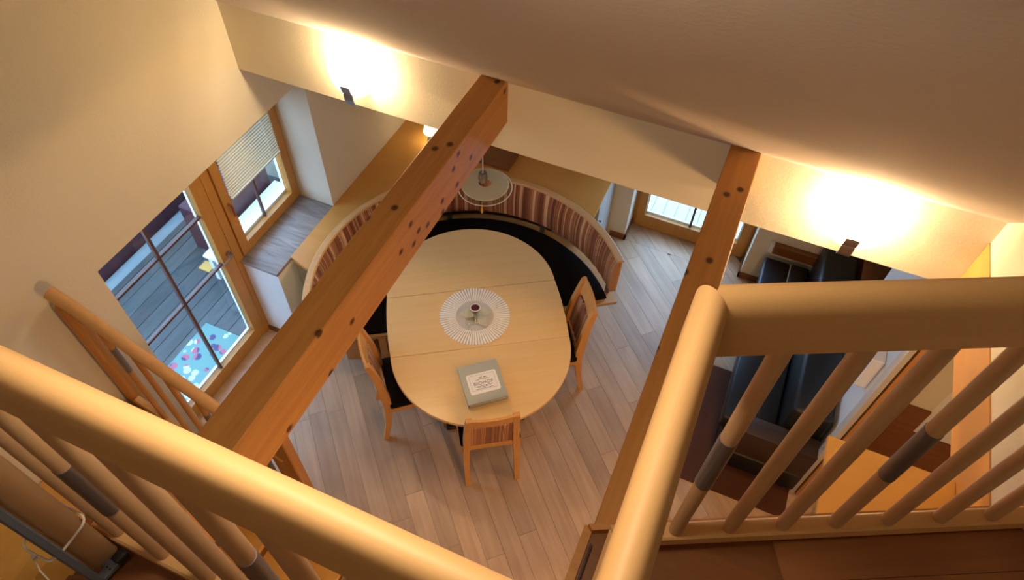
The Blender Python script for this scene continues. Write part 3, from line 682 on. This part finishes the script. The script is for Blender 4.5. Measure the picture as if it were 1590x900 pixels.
# ------------------------------------------------------------------ dining chairs
def make_chair():
    t = thing('dining_chair', '', 'chair', (0, 0, 0), 0, 'dining chairs around the table')
    def post(s):
        bm = NB(); rings = []
        prof = [(0.0, -.255, .178, .018, .017), (.2, -.215, .176, .020, .019), (.42, -.190, .170, .026, .021), (.55, -.192, .166, .030, .022), (.75, -.215, .158, .024, .021), (.90, -.245, .150, .020, .020), (.965, -.262, .150, .017, .020)]
        for z, y, x, wy, wx in prof: rings.append([(s*x-wx, y-wy, z), (s*x+wx, y-wy, z), (s*x+wx, y+wy, z), (s*x-wx, y+wy, z)])
        loft(bm, rings); return bm
    for s in (-1, 1): put('back_leg', post(s), M['chair'], t)
    for s in (-1, 1):
        bm = NB(); loft(bm, [[(s*.195-w_, .195-w_, z), (s*.195+w_, .195-w_, z), (s*.195+w_, .195+w_, z), (s*.195-w_, .195+w_, z)] for z, w_ in ((0, .013), (.42, .019))]); put('front_leg', bm, M['chair'], t)
    bm = NB(); bx(bm, -.205, .205, .18, .21, .395, .44, .003); bx(bm, -.205, -.180, -.19, .18, .395, .44); bx(bm, .180, .205, -.19, .18, .395, .44); put('seat_frame', bm, M['chair'], t)
    bm = NB(); bx(bm, -.160, .160, -.208, -.180, .445, .495, .003); put('lower_rail', bm, M['chair'], t)
    bm = NB(); bx(bm, -.208, .208, -.175, .215, .44, .485, .014, 2); put('seat', bm, M['seat'], t, smooth=True, label='black upholstered seat')
    bm = NB(); n = 8; rings = []
    for k in range(n+1):
        x = -.17+.34*k/n; c = .020*math.cos(math.pi*x/.36)
        rings.append([(x, -.246-c, .855), (x, -.224-c, .855), (x, -.244-c-.008, .972), (x, -.262-c-.008, .972)])
    loft(bm, rings); put('top_rail', bm, M['chair'], t, smooth=True)
    bm = NB(); cols = 20; rings = []
    for k in range(cols+1):
        x = -.138+.276*k/cols; c = .012*math.cos(math.pi*x/.33); rb = .004*math.sin(k*math.pi/2.0)
        f = lambda z: x*(1+.03-(z-.5)*.12)
        ring = [(f(.505), -.186-c*.5+rb, .505), (f(.62), -.196-c+rb, .62), (f(.74), -.214-c+rb, .74), (f(.81), -.225-c+rb, .81), (f(.81), -.238-c, .81), (f(.74), -.228-c, .74), (f(.62), -.210-c, .62), (f(.505), -.200-c*.5, .505)]
        rings.append(ring)
    loft(bm, rings, uv=lambda a, c_: (a/cols*.36, c_/8.0)); put('back_pad', bm, M['stripe'], t, smooth=True, label='striped brown and orange back pad')
    for x in (-.07, .0, .07):
        bm = NB(); tube(bm, [(x, -.243, .805), (x, -.250, .86)], .004, 8); put('spacer_pin', bm, M['steel'], t)
    return t
proto = make_chair()
def place_chair(o, bx_, by_, ang, label):
    """bx_,by_ = middle between the two rear feet, ang = direction of the seat's front"""
    a = R(ang-90); o.rotation_euler = (0, 0, a)
    o.location = (bx_-(-.255)*-math.sin(a), by_-(-.255)*math.cos(a), 0); o['label'] = label
place_chair(proto, -.833, 1.866, 122.8, 'dining chair at the near end of the table, its striped back to the viewer')
c2 = copy_tree(proto); place_chair(c2, -.608, 3.005, 213, 'dining chair on the right side of the table beside the bench end')
c3 = copy_tree(proto); place_chair(c3, -1.815, 1.985, 40, 'dining chair on the left side of the table next to the pine beam')

# ------------------------------------------------------------------ round corner bench
BC = (-1.4415, 2.79)
bn = thing('corner_bench', 'semicircular dining bench with black seat and striped upholstered back', 'bench', (BC[0], BC[1], 0), TA)
A0, A1 = R(3.6), R(184)
def arc_loft(prof, a0, a1, n, uv=False, wob=None):
    bm = NB(); rings = []
    for k in range(n+1):
        a = a0+(a1-a0)*k/n
        rings.append([((r_+(wob(k, j) if wob else 0))*math.cos(a), (r_+(wob(k, j) if wob else 0))*math.sin(a), z) for j, (r_, z) in enumerate(prof)])
    loft(bm, rings, uv=(lambda i, j: (1.15*(a1-a0)*i/n, j/8.0)) if uv else None); return bm
SA0, SA1 = R(4.4), R(180)
put('seat_board', arc_loft([(.60, .395), (1.183, .395), (1.183, .425), (.60, .425)], R(2.2), R(182), 72), M['beech'], bn, label='beech seat board')
put('seat_cushion', arc_loft([(.61, .427), (1.095, .427), (1.105, .437), (1.105, .450), (1.09, .462), (.63, .462), (.612, .45)], SA0, SA1, 72), M['seat'], bn, smooth=True, label='black seat cushion')
put('plinth', arc_loft([(.82, .0), (1.0, .0), (1.0, .394), (.82, .394)], R(9), R(175), 48), M['chair'], bn)
# upholstery: channelled, leaning slightly outwards
NU = 240
pad = [(1.112, .535), (1.104, .60), (1.100, .70), (1.104, .80), (1.122, .885), (1.142, .889), (1.150, .80), (1.150, .55), (1.135, .528)]
put('back_pad', arc_loft(pad, A0, A1, NU, True, lambda k, j: (-.004*abs(math.sin(k*math.pi/6)) if j < 4 else 0)), M['stripe'], bn, smooth=True, label='striped brown orange and cream upholstery')
put('back_shell', arc_loft([(1.151, .53), (1.164, .53), (1.168, .889), (1.151, .889)], A0, A1, 96), M['chair'], bn, smooth=True)
put('top_rim', arc_loft([(1.118, .889), (1.172, .889), (1.174, .900), (1.166, .908), (1.126, .908), (1.117, .900)], R(2.9), R(184.4), 120), M['beech'], bn, smooth=True, label='pale beech top rim')
for a in (8, 50, 92, 134, 176):
    bm = NB(); bx(bm, 1.125, 1.150, -.02, .02, .426, .56, .003); put('bracket', bm, M['darksteel'], bn, rot=(0, 0, R(a)))
for a in (6, 174):
    bm = NB(); bx(bm, .66, .72, -.03, .03, 0, .394, .003); put('leg', bm, M['chair'], bn, rot=(0, 0, R(a)))

# corner ledge behind the bench
lg = thing('corner_ledge', 'wide beech ledge filling the corner behind the round bench', 'ledge', (XL, 4.54, .84))
pts = [(XL+.002, 2.50), (-2.60, 2.455)]
RL = 1.180; a_s = math.atan2(2.455-BC[1], -math.sqrt(RL**2-(2.455-BC[1])**2)); a_e = math.acos((-.85-BC[0])/RL)
a_s = a_s % (2*math.pi)
for k in range(41):
    a = a_s+(a_e-a_s)*k/40; pts.append((BC[0]+RL*math.cos(a), BC[1]+RL*math.sin(a)))
pts += [(-.85, 4.538), (XL+.002, 4.538)]
b = NB(); prism(b, pts, .842, .875); part('top_board', b, M['ledge'], lg)
b = NB(); bx(b, XL+.002, -2.63, 2.53, 4.53, .0, .8415); part('end_panel', b, M['parcel_grey'], lg)
b = NB(); bx(b, -1.25, -.872, 4.03, 4.53, .06, .8415); part('side_cabinet', b, M['parcel_grey'], lg)
b = NB(); bx(b, -.872, -.857, 4.035, 4.28, .07, .835, .002); dd = part('cabinet_door', b, M['parcel_grey'], lg)
b = NB(); bx(b, -.872, -.857, 4.285, 4.53, .07, .835, .002); part('cabinet_door', b, M['parcel_grey'], lg)
b = NB(); lathe(b, [(0, 0), (.006, 0), (.006, .012), (.012, .02), (0, .026)], 12); bmesh.ops.rotate(b, matrix=Matrix.Rotation(R(90), 3, 'Y'), verts=b.verts); bmesh.ops.translate(b, vec=(-.857, 4.08, .60), verts=b.verts); part('knob', b, M['steel'], dd, smooth=True)
b = NB(); bx(b, -2.15, -1.672, 4.03, 4.40, .8755, .915, .002)
tag(put('flat_box', b, M['brown'], None), 'flat brown wooden box on the ledge behind the pendant', 'box')

# ------------------------------------------------------------------ sitting area on the right
b = NB(); bx(b, .36, 1.16, 2.44, 3.5, .0005, .008, .002); tag(put('rug', b, M['rug'], None), 'dark red rug under the black sofa', 'rug')
sf = thing('sofa', 'black leather sofa standing against the partition wall', 'sofa', (.85, 3.6, 0))
b = NB(); bx(b, .56, 1.165, 2.64, 4.48, .07, .28, .01); part('base', b, M['leather'], sf)
for y0, y1 in ((2.80, 3.62), (3.63, 4.46)):
    b = NB(); bx(b, .530, .742, y0, y1, .281, .42, .02, 3); part('seat_cushion', b, M['leather'], sf, smooth=True)
    b = NB(); bx(b, .752, .90, y0, y1, .281, .43, .02, 3); part('seat_cushion', b, M['leather'], sf, smooth=True)
b = NB(); tube(b, [(.747, 2.82, .405), (.747, 4.46, .405)], .006, 8); part('piping', b, M['gap'], sf, label='pale piping')
for y0, y1 in ((2.80, 3.62), (3.63, 4.46)):
    b = NB(); bx(b, .905, 1.165, y0, y1, .281, .80, .03, 3); part('back_cushion', b, M['leather'], sf, smooth=True)
b = NB(); bx(b, .62, 1.165, 2.64, 2.79, .281, .58, .015, 2); part('armrest', b, M['darkwood'], sf, smooth=True, label='dark brown armrest')
for x in (.60, 1.10):
    for y in (2.70, 3.26, 4.42): b = NB(); lathe(b, [(0, 0), (.03, .0), (.036, .03), (.03, .06), (0, .06)], 14, (x, y, .008 if y < 3.5 else 0)); part('foot', b, M['leather'], sf, smooth=True)

# partition wall with timber frame at its end
b = NB(); bx(b, 1.19, 1.29, 2.72, 3.7, 0, 2.425); struct('wall_right', b, M['white'], label='partition wall behind the sofa')
b = NB(); bx(b, 1.158, 1.192, 2.655, 2.725, 0, 2.425, .003); struct('trim_8', b, M['parcel_grey'], label='pale post at the partition end')
b = NB(); bx(b, 1.205, 1.270, 2.655, 2.72, 0, 2.455, .002); struct('trim_9', b, M['pinez'], label='orange timber door post')
b = NB(); bx(b, 1.192, 1.205, 2.68, 2.72, 0, 2.425); struct('trim_10', b, M['darkwood'])
wb = thing('wall_box', 'small white wall box with a yellow green tip on the partition wall', 'box', (1.19, 2.97, 1.2))
b = NB(); bx(b, -.07, -.0005, -.13, .11, 0, .28, .006, 2); put('body', b, M['white'], wb)
b = NB(); lathe(b, [(0, 0), (.02, .004), (.02, .02), (0, .024)], 12); put('knob', b, plain('yellow_green_plastic', (.75, .72, .12), .4), wb, (-.045, .09, .281), smooth=True, label='yellow green knob')
# wall and panelling beyond the doorway
b = NB(); bx(b, 1.30, 1.655, 3.0, 3.1, 1.0, 2.425); bx(b, 1.655, 2.6, 3.03, 3.1, .72, 2.425); struct('wall_front', b, M['plaster'], label='wall beyond the doorway')
b = NB(); bx(b, 1.30, 1.655, 2.985, 3.1, 0, .999); bx(b, 1.658, 2.6, 3.0, 3.1, 0, .72); struct('trim_11', b, M['brown'], label='brown wood panelling beyond the doorway')
b = NB(); bx(b, 1.66, 2.3, 3.01, 3.029, .725, 2.2); struct('door_3', b, M['white'], label='white panel beside the doorway wall')
# back cabinets and shelf
kc = thing('low_cabinet', 'brown wooden low cabinet right of the black sofa at the far wall', 'cabinet', (1.5, 4.3, 0))
b = NB(); bx(b, 1.20, 2.5, 4.02, 4.53, 0, .77); part('body', b, M['brown'], kc)
for k in range(6): b = NB(); bx(b, 1.195+.22*k, 1.195+.22*(k+1)-.008, 4.0, 4.535, .771, .80, .002); part('top_panel', b, M['brown'], kc)
b = NB(); bx(b, .57, .98, 4.485, 4.535, .44, .54, .003); tag(put('wall_shelf', b, M['brown'], None), 'brown wooden shelf box on the far wall above the sofa', 'shelf')
b = NB(); bx(b, .53, .565, 4.49, 4.538, .44, .54, .004); tag(put('wall_socket', b, M['white'], None), 'white socket beside the brown shelf box', 'socket')
# plywood shelf below the fascia, and a low cabinet
b = NB(); bx(b, .655, XR-.008, .98, 1.552, 2.485, 2.503, .001); tag(put('plywood_shelf', b, M['ply'], None), 'pale plywood board fixed below the timber fascia, seen through the spindles', 'shelf')
b = NB(); bx(b, 1.33, 1.62, 1.5, 2.56, 0, .5, .004); tag(put('storage_box', b, M['parcel_grey'], None), 'grey low storage box on the floor beside the doorway', 'box')
